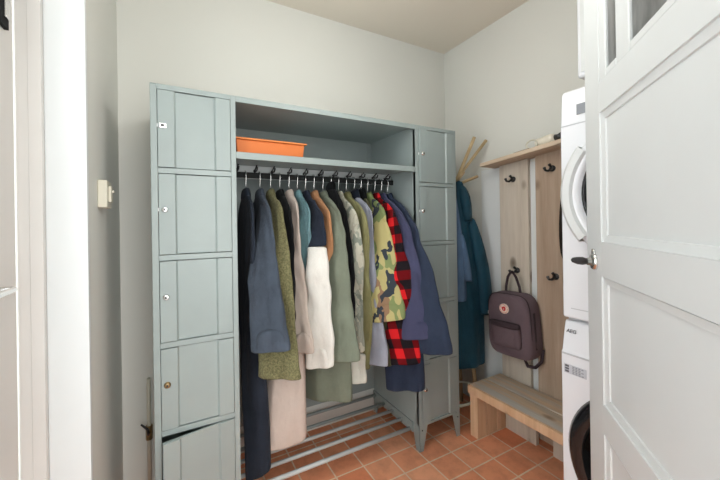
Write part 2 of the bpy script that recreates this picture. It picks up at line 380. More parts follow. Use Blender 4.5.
# ------------------------------------------------------------------ lockers
H, ZB, PT, Z1 = 1.80, 0.137, 0.3303, 1.4738
X1, X2, X3, DEP = 0.3076, 1.2589, 1.5638, 0.452
def locker(x0, x1, label, swing):
    root = thing('locker', label, 'locker', (x0, 0.0, 0))
    st = M['steel']
    b = MB()
    b.box(x0, x0 + 0.004, 0.002, DEP, ZB, H - 0.004); b.box(x1 - 0.004, x1, 0.002, DEP, ZB, H - 0.004)
    b.box(x0, x1, 0.0, DEP, H - 0.006, H); b.box(x0, x1, 0.002, DEP, ZB - 0.004, ZB); b.box(x0, x1, DEP - 0.004, DEP, ZB, H)
    b.box(x0, x0 + 0.023, 0, 0.022, ZB - 0.002, H - 0.002); b.box(x1 - 0.021, x1, 0, 0.022, ZB - 0.002, H - 0.002)
    zs = [Z1 - i * PT for i in range(4)]
    for z in zs:
        b.box(x0 + 0.023, x1 - 0.021, 0.0, 0.016, z - 0.0105, z + 0.0105); b.box(x0 + 0.004, x1 - 0.004, 0.016, DEP - 0.004, z - 0.002, z + 0.002)
    b.box(x0 + 0.023, x1 - 0.021, 0.0, 0.016, H - 0.020, H - 0.004); b.box(x0 + 0.023, x1 - 0.021, 0.0, 0.016, ZB - 0.002, ZB + 0.012)
    b.build('cabinet_body', st, root, bevel=0.0015)
    edges = [H - 0.020] + [e for z in zs for e in (z + 0.0105, z - 0.0105)] + [ZB + 0.012]
    a, c = x0 + 0.0245, x1 - 0.0225
    for i in range(5):
        zt, zb = edges[2 * i] - 0.0025, edges[2 * i + 1] + 0.0025
        ang = swing.get(i, 0.0)
        T = Matrix.Translation((c, 0, 0)) @ Matrix.Rotation(ang, 4, 'Z') @ Matrix.Translation((-c, 0, 0))
        d = MB(); d.M = T
        q0, q1 = a + 0.058, a + 0.202
        poly = [(a, -0.003), (q0 - 0.003, -0.003), (q0 + 0.003, 0.006), (q1 - 0.003, 0.006), (q1 + 0.003, -0.003), (c, -0.003), (c, 0.014), (a, 0.014)]
        d.prism(poly, zb, zt, 'z')
        dr = d.build('locker_door', st, root, bevel=0.001)
        zl = zt - (0.20 if i == 4 and x0 < 0.1 else 0.135)
        if i == 0 and x0 < 0.1:
            k = MB(); k.M = T; k.box(a + 0.005, a + 0.029, -0.007, -0.0025, zl - 0.009, zl + 0.009, 0); k.box(a + 0.010, a + 0.022, -0.0085, -0.007, zl - 0.004, zl + 0.004, 1)
            sub(k.build('lock', [M['chrome'], M['black']], dr, bevel=0.001), 'rectangular chrome lock plate')
        else:
            k = MB(); k.M = T
            k.lathe([(0, -0.002), (0.012, -0.002), (0.012, -0.007), (0.008, -0.012), (0.0, -0.013)], (a + 0.020, 0, zl), 'y', 16, 0)
            k.box(a + 0.017, a + 0.023, -0.0145, -0.012, zl - 0.0045, zl + 0.0045, 1)
            k.build('lock', [M['brass'] if (i == 3 and x0 < 0.1) else M['chrome'], M['black']], dr, bevel=0.0006)
        if i < 2:
            k = MB(); k.box(x0 + 0.0215, x0 + 0.027, -0.003, 0.001, zl - 0.006, zl + 0.006); k.build('latch_tab', M['white'], root)
    for sx in (0, 1):
        for sy in (0, 1):
            l = MB()
            xe = x0 if sx == 0 else x1; s_ = 1 if sx == 0 else -1
            ye = -0.001 if sy == 0 else DEP; q = 1 if sy == 0 else -1
            zt = ZB + 0.004
            l.prism([(xe - s_ * 0.001, 0), (xe + s_ * 0.026, 0), (xe + s_ * 0.058, zt), (xe - s_ * 0.001, zt)], ye, ye + q * 0.003, 'y')
            l.prism([(ye, 0), (ye + q * 0.030, 0), (ye + q * 0.062, zt), (ye, zt)], xe - s_ * 0.001, xe + s_ * 0.002, 'x')
            o = l.build('leg', st, root)
            k = MB().lathe([(0, 0), (0.004, 0), (0.003, -q * 0.003), (0, -q * 0.003)], (xe + s_ * 0.018, ye, ZB - 0.022), 'y', 10)
            k.build('bolt', M['dark'], o)
    return root
locker(0.0, X1, 'tall grey blue steel locker at left with bottom door ajar', {4: math.radians(10)})
locker(X2, X3, 'grey steel locker to the right of the hanging coats', {0: math.radians(1.6)})

wr = thing('open_wardrobe', 'grey steel open wardrobe with shelf and hook rail between two lockers', 'wardrobe', (X1, 0.0, 0))
b = MB().box(X1, X2, 0.0, DEP, H - 0.006, H); b.box(X1, X2, 0.0, 0.014, H - 0.024, H - 0.006)
b.build('top_panel', M['steel'], wr, bevel=0.001)
b = MB().box(X1, X2, DEP - 0.006, DEP, ZB + 0.02, H - 0.006); b.box(X2 - 0.028, X2 - 0.020, DEP - 0.012, DEP - 0.006, 1.57, H - 0.01)
b.build('back_panel', M['steel_d'], wr)
b = MB().box(X1, X2, 0.004, DEP - 0.006, 1.556, 1.566); b.box(X1, X2, 0.0, 0.018, 1.540, 1.569)
b.build('shelf', M['steel'], wr, bevel=0.002)
YR, ZR = 0.205, 1.508
b = MB().box(X1, X2, YR + 0.024, YR + 0.028, 1.490, 1.554)
b.build('hook_strip', M['tube'], wr)
MB().box(X1, X2, YR - 0.002, YR + 0.010, ZR - 0.018, ZR + 0.010).build('hanging_rail', M['rail'], wr, bevel=0.003)
hook0 = None
for k in range(11):
    x = 0.348 + k * 0.0865
    if hook0 is None:
        b = MB().lathe([(0, 0.0), (0.008, 0.0), (0.008, -0.004), (0, -0.005)], (x, YR + 0.024, 1.529), 'y', 12)
        b.tube([(x, YR + 0.016, 1.532), (x, YR - 0.012, 1.524), (x, YR - 0.026, 1.527), (x, YR - 0.032, 1.540)], [0.0032, 0.0032, 0.0035, 0.0045], 8)
        b.tube([(x, YR + 0.014, 1.534), (x, YR - 0.008, 1.545), (x, YR - 0.02, 1.549)], [0.003, 0.003, 0.004], 8)
        hook0 = b.build('hook', M['dark'], wr, smooth=True); hx = x
    else:
        c = hook0.copy(); C.objects.link(c); c.parent = wr; c.location = (x - hx, 0, 0)
for (y, z, r, m) in ((0.072, 0.096, 0.0105, 'tube'), (0.150, 0.108, 0.0095, 'tube'), (0.238, 0.112, 0.0095, 'tube'), (0.327, 0.113, 0.009, 'steel_d'), (0.430, 0.118, 0.009, 'steel_d')):
    MB().tube([(X1 - 0.0, y, z), (X2, y, z)], r, 12).build('shoe_bar', M[m], wr, smooth=True)
for x in (X1 + 0.001, X2 - 0.007):
    MB().box(x, x + 0.006, 0.05, DEP, 0.086, ZB + 0.004).build('bar_bracket', M['steel'], wr)

# orange box on the shelf
ob = thing('storage_box', 'orange plastic box on the steel shelf above the coats', 'box', (0.47, 0.1, 1.569))
b = MB(); x0, x1, y0, y1, z0, z1 = 0.316, 0.628, 0.045, 0.30, 1.566, 1.634
b.add([(x0+.006,y0+.006,z0),(x1-.006,y0+.006,z0),(x1-.006,y1-.006,z0),(x0+.006,y1-.006,z0),(x0,y0,z1),(x1,y0,z1),(x1,y1,z1),(x0,y1,z1)],
      [(0,3,2,1),(4,5,6,7),(0,1,5,4),(1,2,6,5),(2,3,7,6),(3,0,4,7)])
b.build('tub', M['orange'], ob, bevel=0.004)
b = MB().box(x0 - 0.004, x1 + 0.010, y0 - 0.008, y1 + 0.008, z1, z1 + 0.007); b.box(x0 + 0.01, x1 - 0.004, y0 + 0.005, y1 - 0.005, z1 + 0.007, z1 + 0.011)
b.build('lid', M['orange2'], ob, bevel=0.002)

# ------------------------------------------------------------------ coats on hangers
def lerp_table(tab, t):
    # tab rows: (t, a, b, ...) sorted by t
    if t <= tab[0][0]: return tab[0][1:]
    for p, q in zip(tab, tab[1:]):
        if t <= q[0]:
            k = (t - p[0]) / (q[0] - p[0]); k = k * k * (3 - 2 * k) * 0.5 + k * 0.5
            return tuple(u + (v - u) * k for u, v in zip(p[1:], q[1:]))
    return tab[-1][1:]

def sleeve_rings(x, pts, th, seed, phi, n=26, m=28, z_lo=None, z_hi=None, cuff=True, wr_amp=1.7, back=False, a_s=1.0):
    """pts: (z, y of the front edge, half width), top to bottom, hanging beside the body"""
    tab = [(-z, yf, a) for z, yf, a in pts]
    zt, zb = pts[0][0], pts[-1][0]
    zt = z_hi if z_hi is not None else zt; zb = z_lo if z_lo is not None else zb
    full = pts[0][0] - pts[-1][0]
    rings = []
    for k in range(m + 1):
        z = zt + (zb - zt) * k / m
        yf, a = lerp_table(tab, -z); a *= a_s
        g = min(1.0, max(0.0, (pts[0][0] - z) / 0.35)); ph = phi * g
        ca, sa = math.cos(ph), math.sin(ph)
        b = th * (0.55 + 0.45 * g)
        cy, cx = yf + a * ca, x - a * sa * 0.9
        ring = []
        for i in range(n):
            t = 2 * PI * i / n
            u = a * math.copysign(abs(math.cos(t)) ** 0.85, math.cos(t)); w = b * math.copysign(abs(math.sin(t)) ** 0.85, math.sin(t))
            fold = noise.noise(Vector((math.cos(t) * 1.3 + seed, math.sin(t) * 1.3, z * 3.2))) * 0.008 + noise.noise(Vector((u * 22 + z * 5, seed * 3.1 + math.sin(t), z * 11 - u * 9))) * 0.009
            w += math.copysign(1, w if abs(w) > 1e-6 else 1) * fold * wr_amp * (0.35 + 0.65 * g) * (abs(math.sin(t)))
            u += fold * 0.8 * wr_amp * math.cos(t)
            # front end of the flattened tube points to -y and +x
            px = cx + u * sa * 1.0 + w * ca
            py = cy - u * ca + w * sa
            pz = z + u * 0.16 * g * k / m
            if back: py = 2 * 0.205 - py
            ring.append((px, py, pz))
        rings.append(ring)
    if cuff:
        last = rings[-1]; c = Vector((0, 0, 0))
        for p in last: c += Vector(p)
        c /= n
        for s_, dz in ((0.86, 0.0), (0.78, 0.035), (0.6, 0.09)):
            rings.append([tuple(c + (Vector(p) - c) * s_ + Vector((0, 0, dz))) for p in last])
    return rings

def body_rings(x, rows, th, seed, n=34, m=30, amp=1.0, hem=None):
    """rows: (z, y front, y back, thickness scale), top to bottom; hem: lower edge from its rear end to its front end"""
    tab = [(-r[0],) + tuple(r[1:]) for r in rows]
    rings = []
    for k in range(m + 1):
        z = rows[0][0] + (rows[-1][0] - rows[0][0]) * k / m
        yf, yb, s_ = lerp_table(tab, -z)
        A, B = Vector((x, yb, z)), Vector((x, yf, z)); b = th * s_
        if hem:
            g = min(1, max(0, (1.22 - z) / (1.22 - rows[-1][0]))); g = g * g * (3 - 2 * g)
            hz = (z - rows[-1][0])
            A = A.lerp(Vector((hem[0], hem[1], z + (hem[2] - rows[-1][0]) * g)), g); B = B.lerp(Vector((hem[3], hem[4], z + (hem[5] - rows[-1][0]) * g)), g)
            b *= 1 + 0.6 * g
        c, d = (A + B) / 2, (A - B) / 2
        q = Vector((d.y, -d.x, 0)).normalized()
        drop = min(1.0, max(0.0, (1.36 - z) / 0.5))
        ring = []
        for i in range(n):
            t = 2 * PI * i / n
            u = math.copysign(abs(math.cos(t)) ** 0.8, math.cos(t)); w = b * math.copysign(abs(math.sin(t)) ** 0.7, math.sin(t))
            uu = u * d.length
            f = noise.noise(Vector((uu * 15 + seed, math.copysign(2.0, w), z * 1.6 + seed))) * 0.022 + noise.noise(Vector((uu * 30, seed + w * 4, z * 7))) * 0.010
            w += math.copysign(1, w if abs(w) > 1e-6 else 1) * f * amp * (0.25 + 0.75 * drop) * abs(math.sin(t))
            P = c - d * u + q * w
            ring.append((P.x, P.y, P.z + 0.014 * noise.noise(Vector((uu * 9, seed, 1))) * (k == m)))
        rings.append(ring)
    last = rings[-1]; c = Vector((0, 0, 0))
    for p in last: c += Vector(p)
    c /= n
    for s_, dz in ((0.9, 0.004), (0.82, 0.04)):
        rings.append([tuple(c + (Vector(p) - c) * s_ + Vector((0, 0, dz))) for p in last])
    return rings

hang_mat = M['chrome']
def coat(x, label, mat, hem, cuff_pts, *, short='coat', name='coat', yf=0.02, yf_hem=None, top=1.418, th=0.017, sth=0.017, phi=24, smat=None, collar=None, seed=None, lower=None,
         cuff=None, hood=False, cat='coat', a_s=1.0, hanger='metal', hl=None):
    seed = seed if seed is not None else x * 37.0
    z0 = 0.205
    root = thing(name, label, cat, (x, z0, hem), 'coats on the hanging rail')
    yh = yf if yf_hem is None else yf_hem
    rows = [(top + 0.006, 0.180, 0.230, 0.8), (top - 0.014, 0.145, 0.265, 1.0), (top - 0.036, 0.100, 0.310, 0.95), (top - 0.070, yf + 0.035, 0.365, 0.9), (top - 0.115, yf + 0.012, 0.395, 0.95), (1.20, yf + 0.015, 0.392, 1.0), (0.9, yf * 0.6 + yh * 0.4, 0.395, 1.15), (hem, yh, 0.41, 1.3)]
    if hem > 0.86: rows[-2] = (0.9 if hem < 0.9 else hem + 0.05, yf * 0.6 + yh * 0.4, 0.395, 1.15)
    mb = MB(); mb.loft(body_rings(x, rows, th, seed, hem=hl), True, True)
    mb.build('body', mat, root, smooth=True, sub=1)
    sm = smat or mat
    if cuff_pts:
        phr = math.radians(phi)
        for back in (False, True):
            pts = cuff_pts; bpts = [(z, max(y, -0.012), min(a, 0.07)) for z, y, a in pts]
            if lower and not back:
                zs = lower[0]
                mb = MB(); mb.loft(sleeve_rings(x, pts, sth, seed + 3, phr, z_lo=zs, cuff=False, a_s=a_s), True, True); mb.build('sleeve', sm, root, smooth=True, sub=1)
                mb = MB(); mb.loft(sleeve_rings(x, pts, sth * 1.06, seed + 3, phr, z_hi=zs + 0.006, a_s=a_s * 1.015), True, True)
                sub(mb.build('lower_sleeve', lower[1], root, smooth=True, sub=1), lower[2])
            elif lower:
                zs = lower[0]
                mb = MB(); mb.loft(sleeve_rings(x, bpts, sth, seed + 9, 0, z_lo=zs, cuff=False, back=True), True, True); mb.build('sleeve', sm, root, smooth=True, sub=1)
                mb = MB(); mb.loft(sleeve_rings(x, bpts, sth * 1.06, seed + 9, 0, z_hi=zs + 0.006, back=True), True, True)
                sub(mb.build('lower_sleeve', lower[1], root, smooth=True, sub=1), lower[2])
            else:
                mb = MB(); mb.loft(sleeve_rings(x, bpts if back else pts, sth, seed + (9 if back else 3), 0 if back else phr, back=back, a_s=a_s), True, True)
                mb.build('sleeve', sm, root, smooth=True, sub=1)
    # collar: a soft ring standing at the neck
    cm, ch = collar if collar else (mat, 0.014)
    rings = []
    for (dz, dy, dx) in ((-0.040, 0.082, 0.021), (-0.012, 0.060, 0.022), (ch - 0.004, 0.044, 0.020), (ch + 0.001, 0.034, 0.014), (-0.006, 0.030, 0.010)):
        rings.append([(x + dx * math.cos(2 * PI * i / 18), z0 - dy * math.sin(2 * PI * i / 18), top + dz + 0.010 * math.sin(2 * PI * i / 18) * (dz > 0)) for i in range(18)])
    mb = MB(); mb.loft(rings, True, True); mb.build('collar', cm, root, smooth=True, sub=1)
    if hood:
        rings = []
        for (dz, cy, ry, rx) in ((0.02, 0.205, 0.055, 0.023), (-0.02, 0.18, 0.085, 0.026), (-0.10, 0.15, 0.085, 0.022), (-0.17, 0.145, 0.05, 0.014)):
            rings.append([(x - 0.006 + rx * math.cos(2 * PI * i / 18), cy - ry * math.sin(2 * PI * i / 18), top + dz) for i in range(18)])
        mb = MB(); mb.loft(rings, True, True); mb.build('hood', hood, root, smooth=True, sub=1)
    # its hanger
    hg = thing('coat_hanger', f'{hanger} hanger carrying the {short}', 'hanger', (x, z0, 1.40), 'hangers on the rail')
    hm = {'metal': M['chrome'], 'wooden': M['stick'], 'white plastic': M['app']}[hanger]
    hk = MB().tube([(x, z0, top - 0.03), (x, z0 - 0.004, ZR - 0.045), (x, YR - 0.010, ZR - 0.022)] + [(x, YR + 0.004 + 0.0165 * math.cos(a), ZR + 0.000 + 0.0165 * math.sin(a)) for a in [math.radians(q) for q in (200, 160, 120, 90, 60, 20, -5)]], 0.0022, 6)
    hk.build('hook', M['chrome'], hg, smooth=True)
    ar = MB().tube([(x, 0.09, top - 0.098), (x, 0.135, top - 0.072), (x, 0.205, top - 0.040), (x, 0.275, top - 0.072), (x, 0.32, top - 0.098)], 0.005, 8)
    ar.build('arms', hm, hg, smooth=True)
    return root

F = {}
F['black'] = fabric('black_wool', rgb(18, 19, 21))
F['inky'] = fabric('blackish_navy_wool', rgb(36, 42, 52))
F['slate'] = fabric('slate_blue_wool', rgb(64, 72, 83))
F['olivepile'] = fabric('olive_pile', rgb(110, 107, 76), pile=1)
F['beige'] = fabric('pale_beige_gabardine', rgb(190, 176, 166), 0.07)
F['tealsat'] = fabric('teal_satin', rgb(92, 126, 132), 0.5, rough=0.45, spec=0.5)
F['night'] = fabric('midnight_navy', rgb(34, 40, 52))
F['cream'] = fabric('white_sleeve_fleece', rgb(214, 212, 205), 0.05)
F['tan'] = fabric('tan_suede', rgb(176, 128, 92), 0.12)
F['sage'] = fabric('sage_green_cotton', rgb(114, 121, 106), 0.10)
F['khaki'] = fabric('khaki_cotton', rgb(122, 120, 84), 0.14)
F['lav'] = fabric('lavender_grey_jersey', rgb(146, 150, 162), 0.10)
F['greyp'] = camo('faded_print_cotton', [rgb(176, 174, 158), rgb(142, 146, 134), rgb(120, 126, 116), rgb(160, 156, 142)], 16)
F['palecuff'] = fabric('pale_grey_lining', rgb(186, 186, 176), 0.08)
F['camo'] = camo('woodland_camouflage', [rgb(178, 168, 116), rgb(124, 138, 92), rgb(140, 112, 88), rgb(56, 62, 70)], 9)
F['plaid'] = plaid('red_black_plaid', rgb(206, 36, 40), rgb(30, 26, 30), 0.064)
F['darkolive'] = fabric('dark_olive_cotton', rgb(70, 70, 50), 0.15)
F['purple'] = fabric('purple_navy_cotton', rgb(68, 70, 96), 0.09)
F['navy'] = fabric('dark_navy_cotton', rgb(48, 57, 76), 0.12)
F['navy2'] = fabric('blue_black_cotton', rgb(44, 54, 70), 0.12)
F['teal'] = fabric('petrol_blue_shell', rgb(20, 66, 84), 0.16, rough=0.6, spec=0.3)
F['denim'] = fabric('light_denim', rgb(80, 104, 132), 0.14)
F['pack'] = fabric('plum_grey_canvas', rgb(102, 87, 93), 0.06, weave=500)
F['packd'] = fabric('plum_grey_webbing', rgb(62, 51, 56), 0.08, weave=400)

S = lambda *p: [tuple(q) for q in p]
cs = coat(0.385, 'long blackish navy coat at the left end of the rail, reaching nearly to the floor', F['inky'], 0.135, S((1.38,.09,.05),(1.29,.045,.055),(1.0,.04,.06),(.72,.05,.06)), short='long blackish navy coat', yf=0.06, phi=8, hl=(.350,.12,.115,.452,.07,.15))
coat(0.452, 'slate blue wool coat with wide sleeve in front of the olive pile jacket', F['slate'], 0.74, S((1.385,.10,.045),(1.32,.03,.062),(1.15,-.05,.070),(.95,-.13,.078),(.768,-.205,.088)), short='slate blue coat', yf=0.06, phi=40, sth=0.018)
coat(0.505, 'fuzzy olive green pile jacket beside the slate blue coat', F['olivepile'], 0.62, S((1.385,.10,.05),(1.32,.02,.065),(1.18,-.035,.075),(.9,-.12,.090),(.64,-.19,.108)), short='fuzzy olive jacket', name='jacket', cat='jacket', yf=0.045, phi=36, sth=0.021)
coat(0.552, 'thin black jacket between the olive and the beige coats', F['black'], 0.75, S((1.385,.11,.045),(1.32,.03,.055),(1.1,.0,.06),(.8,.0,.06)), short='thin black jacket', name='jacket', cat='jacket', yf=0.04, phi=14)
coat(0.600, 'long pale beige trench coat hanging low over the shoe bars', F['beige'], 0.245, S((1.385,.10,.045),(1.32,.06,.055),(1.20,.06,.056),(.95,.0,.058),(.70,-.10,.062)), short='beige trench coat', yf=0.05, hl=(.43,.12,.215,.612,.03,.275), phi=30)
coat(0.645, 'shiny teal patterned jacket behind the beige trench coat', F['tealsat'], 0.80, S((1.385,.10,.05),(1.32,.04,.055),(1.2,.025,.055),(.95,.01,.05),(.80,.02,.05)), short='shiny teal jacket', name='jacket', cat='jacket', yf=0.035, phi=24)
coat(0.690, 'midnight navy jacket with white lower sleeves', F['night'], 0.70, S((1.385,.09,.05),(1.30,-.01,.060),(1.17,-.045,.058),(.95,-.07,.060),(.62,-.105,.070)), short='navy jacket with white sleeves', name='jacket', cat='jacket', yf=0.03, phi=44, sth=0.020, lower=(1.155, F['cream'], 'white lower sleeve'))
coat(0.738, 'tan suede jacket seen at the shoulder beside white sleeve', F['tan'], 0.76, S((1.385,.10,.05),(1.32,.01,.06),(1.18,-.015,.055),(.9,.04,.055),(.75,.06,.05)), short='tan suede jacket', name='jacket', cat='jacket', yf=0.02, phi=20)
coat(0.790, 'sage green coat with long sleeve in the middle of the rail', F['sage'], 0.40, S((1.385,.09,.05),(1.31,.0,.065),(1.20,-.045,.068),(.95,-.085,.075),(.64,-.155,.090)), short='sage green coat', yf=0.0, hl=(.66,.16,.385,.83,-.02,.40), phi=40, sth=0.019)
coat(0.838, 'black hooded jacket with collar rising above its neighbours', F['black'], 0.72, S((1.385,.10,.05),(1.32,.02,.055),(1.1,-.02,.055),(.8,-.04,.05)), short='black hooded jacket', name='jacket', cat='jacket', yf=0.03, top=1.435, hood=F['black'], phi=14, collar=(F['black'], 0.05))
coat(0.884, 'faded grey print jacket with pale cuff', F['greyp'], 0.66, S((1.385,.09,.05),(1.31,.0,.055),(1.12,-.035,.055),(.9,-.035,.058),(.48,-.05,.062)), short='faded grey print jacket', name='jacket', cat='jacket', yf=0.02, phi=30, lower=(.62, F['palecuff'], 'pale cuff'))
coat(0.932, 'khaki green jacket beside the grey print jacket', F['khaki'], 0.62, S((1.385,.09,.05),(1.31,.0,.055),(1.15,-.025,.055),(.75,-.04,.058),(.52,-.005,.05)), short='khaki jacket', name='jacket', cat='jacket', yf=0.01, phi=24)
coat(0.984, 'lavender grey hooded sweater left of the camouflage jacket', F['lav'], 0.66, S((1.385,.09,.05),(1.31,.02,.05),(1.15,.0,.05),(.93,-.005,.052),(.56,-.105,.062)), short='lavender grey sweater', name='sweater', cat='sweater', yf=0.02, phi=22, collar=(F['night'], 0.03))
coat(1.028, 'dark olive jacket mostly hidden behind the camouflage jacket', F['darkolive'], 0.64, S((1.385,.12,.04),(1.31,.09,.045),(1.1,.05,.05),(.8,-.03,.055),(.54,-.07,.06)), short='dark olive jacket', name='jacket', cat='jacket', yf=0.08, phi=18, collar=(F['black'], 0.04))
coat(1.072, 'green camouflage jacket left of the red plaid one', F['camo'], 0.74, S((1.385,.09,.05),(1.31,.04,.055),(1.22,.0,.064),(1.0,-.065,.078),(.775,-.125,.092)), short='camouflage jacket', name='jacket', cat='jacket', yf=0.01, phi=46, sth=0.018, hanger='white plastic')
coat(1.122, 'red and black buffalo plaid shirt jacket', F['plaid'], 0.64, S((1.385,.09,.05),(1.31,.01,.065),(1.22,-.045,.075),(.95,-.115,.085),(.56,-.165,.105)), short='plaid shirt jacket', name='jacket', cat='jacket', yf=0.01, phi=40, sth=0.019)
coat(1.168, 'purple blue cotton jacket right of the plaid one', F['purple'], 0.64, S((1.385,.09,.05),(1.31,.0,.06),(1.22,-.07,.066),(.95,-.145,.072),(.695,-.21,.078)), short='purple blue jacket', name='jacket', cat='jacket', yf=0.01, phi=42, sth=0.018)
coat(1.214, 'dark navy coat at the right end of the rail', F['navy'], 0.355, S((1.385,.09,.05),(1.31,.0,.06),(1.24,-.06,.066),(.95,-.185,.072),(.635,-.29,.080)), short='dark navy coat at the right end', yf=0.0, hl=(1.09,.07,.36,1.238,-.075,.385), phi=34, sth=0.018)
# small white care tag at the slate coat's front edge
tg = MB().box(0.470, 0.473, 0.068, 0.076, 0.235, 0.265); sub(tg.build('tag', M['app'], cs), 'small white tag')

# ------------------------------------------------------------------ coat stand behind the right locker, with its coats
cst = thing('coat_stand', 'pale wooden branch coat stand behind the right locker', 'coat stand', (1.73, 0.13, 0))
cross = Vector((1.700, 0.150, 1.50))
tips = [(1.785, 0.05, 1.80), (1.90, 0.055, 1.792), (1.70, 0.40, 1.80)]
feet = [(1.60, 0.30, 0.0), (1.775, 0.035, 0.0), (1.86, 0.26, 0.0)]
for k, (tp, ft) in enumerate(zip(tips, feet)):
    off = Vector((math.cos(k * 2.1) * 0.009, math.sin(k * 2.1) * 0.009, 0))
    MB().tube([ft, cross + off, tp], [0.013, 0.011, 0.0105], 10).build('pole', M['stick'], cst, smooth=True)
for tp in ((1.81, 0.05, 1.552), (1.68, 0.045, 1.571), (1.62, 0.24, 1.57)):
    MB().tube([cross + Vector((0, 0, -0.005)), tuple(tp)], [0.010, 0.009], 10).build('peg', M['stick'], cst, smooth=True)
MB().tube([(1.735 + 0.115 * math.cos(a), 0.165 + 0.115 * math.sin(a), 0.13 + 0.03 * math.cos(a)) for a in [2 * PI * i / 32 for i in range(33)]], 0.008, 8).build('ring_brace', M['cream'], cst, smooth=True)
MB().lathe([(0.0, -0.02), (0.022, -0.02), (0.022, 0.02), (0.0, 0.02)], tuple(cross), 'z', 16).build('joint_ring', M['stick'], cst, smooth=False)

tc = thing('coat', 'petrol blue rain coat hanging from the wooden coat stand', 'coat', (1.76, 0.13, 0.33))
rows = [(1.525, 1.690, .095, .022, .018), (1.49, 1.692, .095, .030, .026), (1.42, 1.703, .10, .045, .036), (1.30, 1.718, .11, .066, .050), (1.14, 1.742, .115, .098, .060), (.95, 1.765, .118, .135, .066), (.70, 1.768, .12, .145, .070), (.45, 1.768, .12, .150, .072), (.335, 1.768, .12, .150, .072)]
rings = []
tab = [(-r[0],) + r[1:] for r in rows]
for k in range(31):
    z = 1.525 + (0.335 - 1.525) * k / 30
    cx, cy, rx, ry = lerp_table(tab, -z); ring = []
    for i in range(44):
        t = 2 * PI * i / 44
        f = 1 + 0.16 * min(1, (1.53 - z) * 2.5) * (noise.noise(Vector((math.cos(t) * 2.6, math.sin(t) * 2.6, z * 0.9))) + 0.5 * math.sin(t * 7 + z * 2))
        ring.append((cx + rx * math.cos(t) * (0.6 + 0.4 * f), cy + ry * math.sin(t) * f, z))
    rings.append(ring)
for s_, dz in ((0.88, 0.0), (0.8, 0.05)):
    rings.append([((p[0] - 1.768) * s_ + 1.768, (p[1] - .12) * s_ + .12, p[2] + dz) for p in rings[30]])
MB().loft(rings).build('body', F['teal'], tc, smooth=True, sub=1)
def limb(pts, rad, seed, n=16):
    rings = []
    for (p, (rx, ry)) in zip(pts, rad):
        rings.append([(p[0] + rx * math.cos(2 * PI * i / n), p[1] + ry * math.sin(2 * PI * i / n) * (1 + 0.2 * noise.noise(Vector((i, p[2] * 6, seed)))), p[2]) for i in range(n)])
    c = Vector(pts[-1])
    for s_, dz in ((0.84, 0), (0.75, 0.05)): rings.append([tuple(c + (Vector(q) - c) * s_ + Vector((0, 0, dz))) for q in rings[len(pts) - 1]])
    return rings
MB().loft(limb([(1.750, .06, 1.30), (1.785, .052, 1.17), (1.832, .045, 0.98), (1.86, .045, .8), (1.868, .045, .66)], [(.022, .02), (.040, .032), (.054, .036), (.052, .034), (.05, .03)], 3)).build('sleeve', F['teal'], tc, smooth=True, sub=1)
MB().loft(limb([(1.80, .17, 1.30), (1.83, .185, 1.1), (1.84, .19, .9), (1.845, .19, .72)], [(.035, .03), (.045, .034), (.045, .034), (.042, .03)], 5)).build('sleeve', F['teal'], tc, smooth=True, sub=1)
MB().loft(limb([(1.694, .088, 1.50), (1.702, .072, 1.46), (1.712, .062, 1.38), (1.728, .058, 1.26)], [(.016, .018), (.034, .030), (.042, .036), (.03, .018)], 9)).build('hood', F['teal'], tc, smooth=True, sub=1)
sub(MB().box(1.838, 1.848, .008, .012, .68, .70).build('toggle', M['app'], tc, bevel=.001), 'small white toggle')

dj = thing('shirt', 'light blue denim shirt between the right locker and petrol coat', 'shirt', (1.625, 0.05, 0.76))
rings = []
for z, cx, cy, rx, ry in ((1.42, 1.632, .075, .006, .008), (1.38, 1.630, .070, .010, .014), (1.30, 1.626, .060, .016, .020), (1.2, 1.625, .050, .024, .026), (1.0, 1.622, .04, .036, .030), (.9, 1.621, .036, .040, .032), (.78, 1.62, .034, .042, .032)):
    rings.append([(cx + rx * math.cos(2 * PI * i / 24), cy + ry * math.sin(2 * PI * i / 24) * (1 + 0.25 * noise.noise(Vector((i * .7, z * 4, 2)))), z) for i in range(24)])
c = Vector((1.62, .03, .78)); rings.append([tuple(c + (Vector(p) - c) * .85) for p in rings[-1]])
MB().loft(rings).build('body', F['denim'], dj, smooth=True, sub=1)
MB().loft(limb([(1.636, .035, 1.2), (1.645, .018, 1.08), (1.652, .006, .98), (1.655, .0, .90)], [(.014, .012), (.022, .018), (.025, .02), (.026, .02)], 4)).build('sleeve', F['denim'], dj, smooth=True, sub=1)

# ------------------------------------------------------------------ wooden coat rack on the right wall
rk = thing('coat_rack', 'weathered wooden coat rack with shelf and black hooks on the right wall', 'coat rack', (XR, -0.25, 0.9))
b = MB().box(1.938, XR, -0.66, 0.127, 0.02, 1.605); sub(b.build('backing_board', M['white'], rk), 'white backing board')
PX = 1.912
for (y0, y1, m) in ((-0.213, -0.028, 'plank'), (-0.443, -0.256, 'plankb'), (-0.66, -0.475, 'plankb')):
    zt = lambda y: 1.605 + (0.026 - y) * 0.0874
    MB().prism([(y0, 0.02), (y1, 0.02), (y1, zt(y1)), (y0, zt(y0))], PX, 1.938, 'x').build('plank', M[m], rk, bevel=0.003)
b = MB().prism([(0.026, 1.605), (-0.66, 1.665), (-0.66, 1.690), (0.026, 1.628)], 1.800, XR, 'x'); b.build('shelf', M['shelfw'], rk, bevel=0.003)
b = MB().box(1.885, PX, -0.64, -0.028, 1.570, 1.605); 
hk0 = None
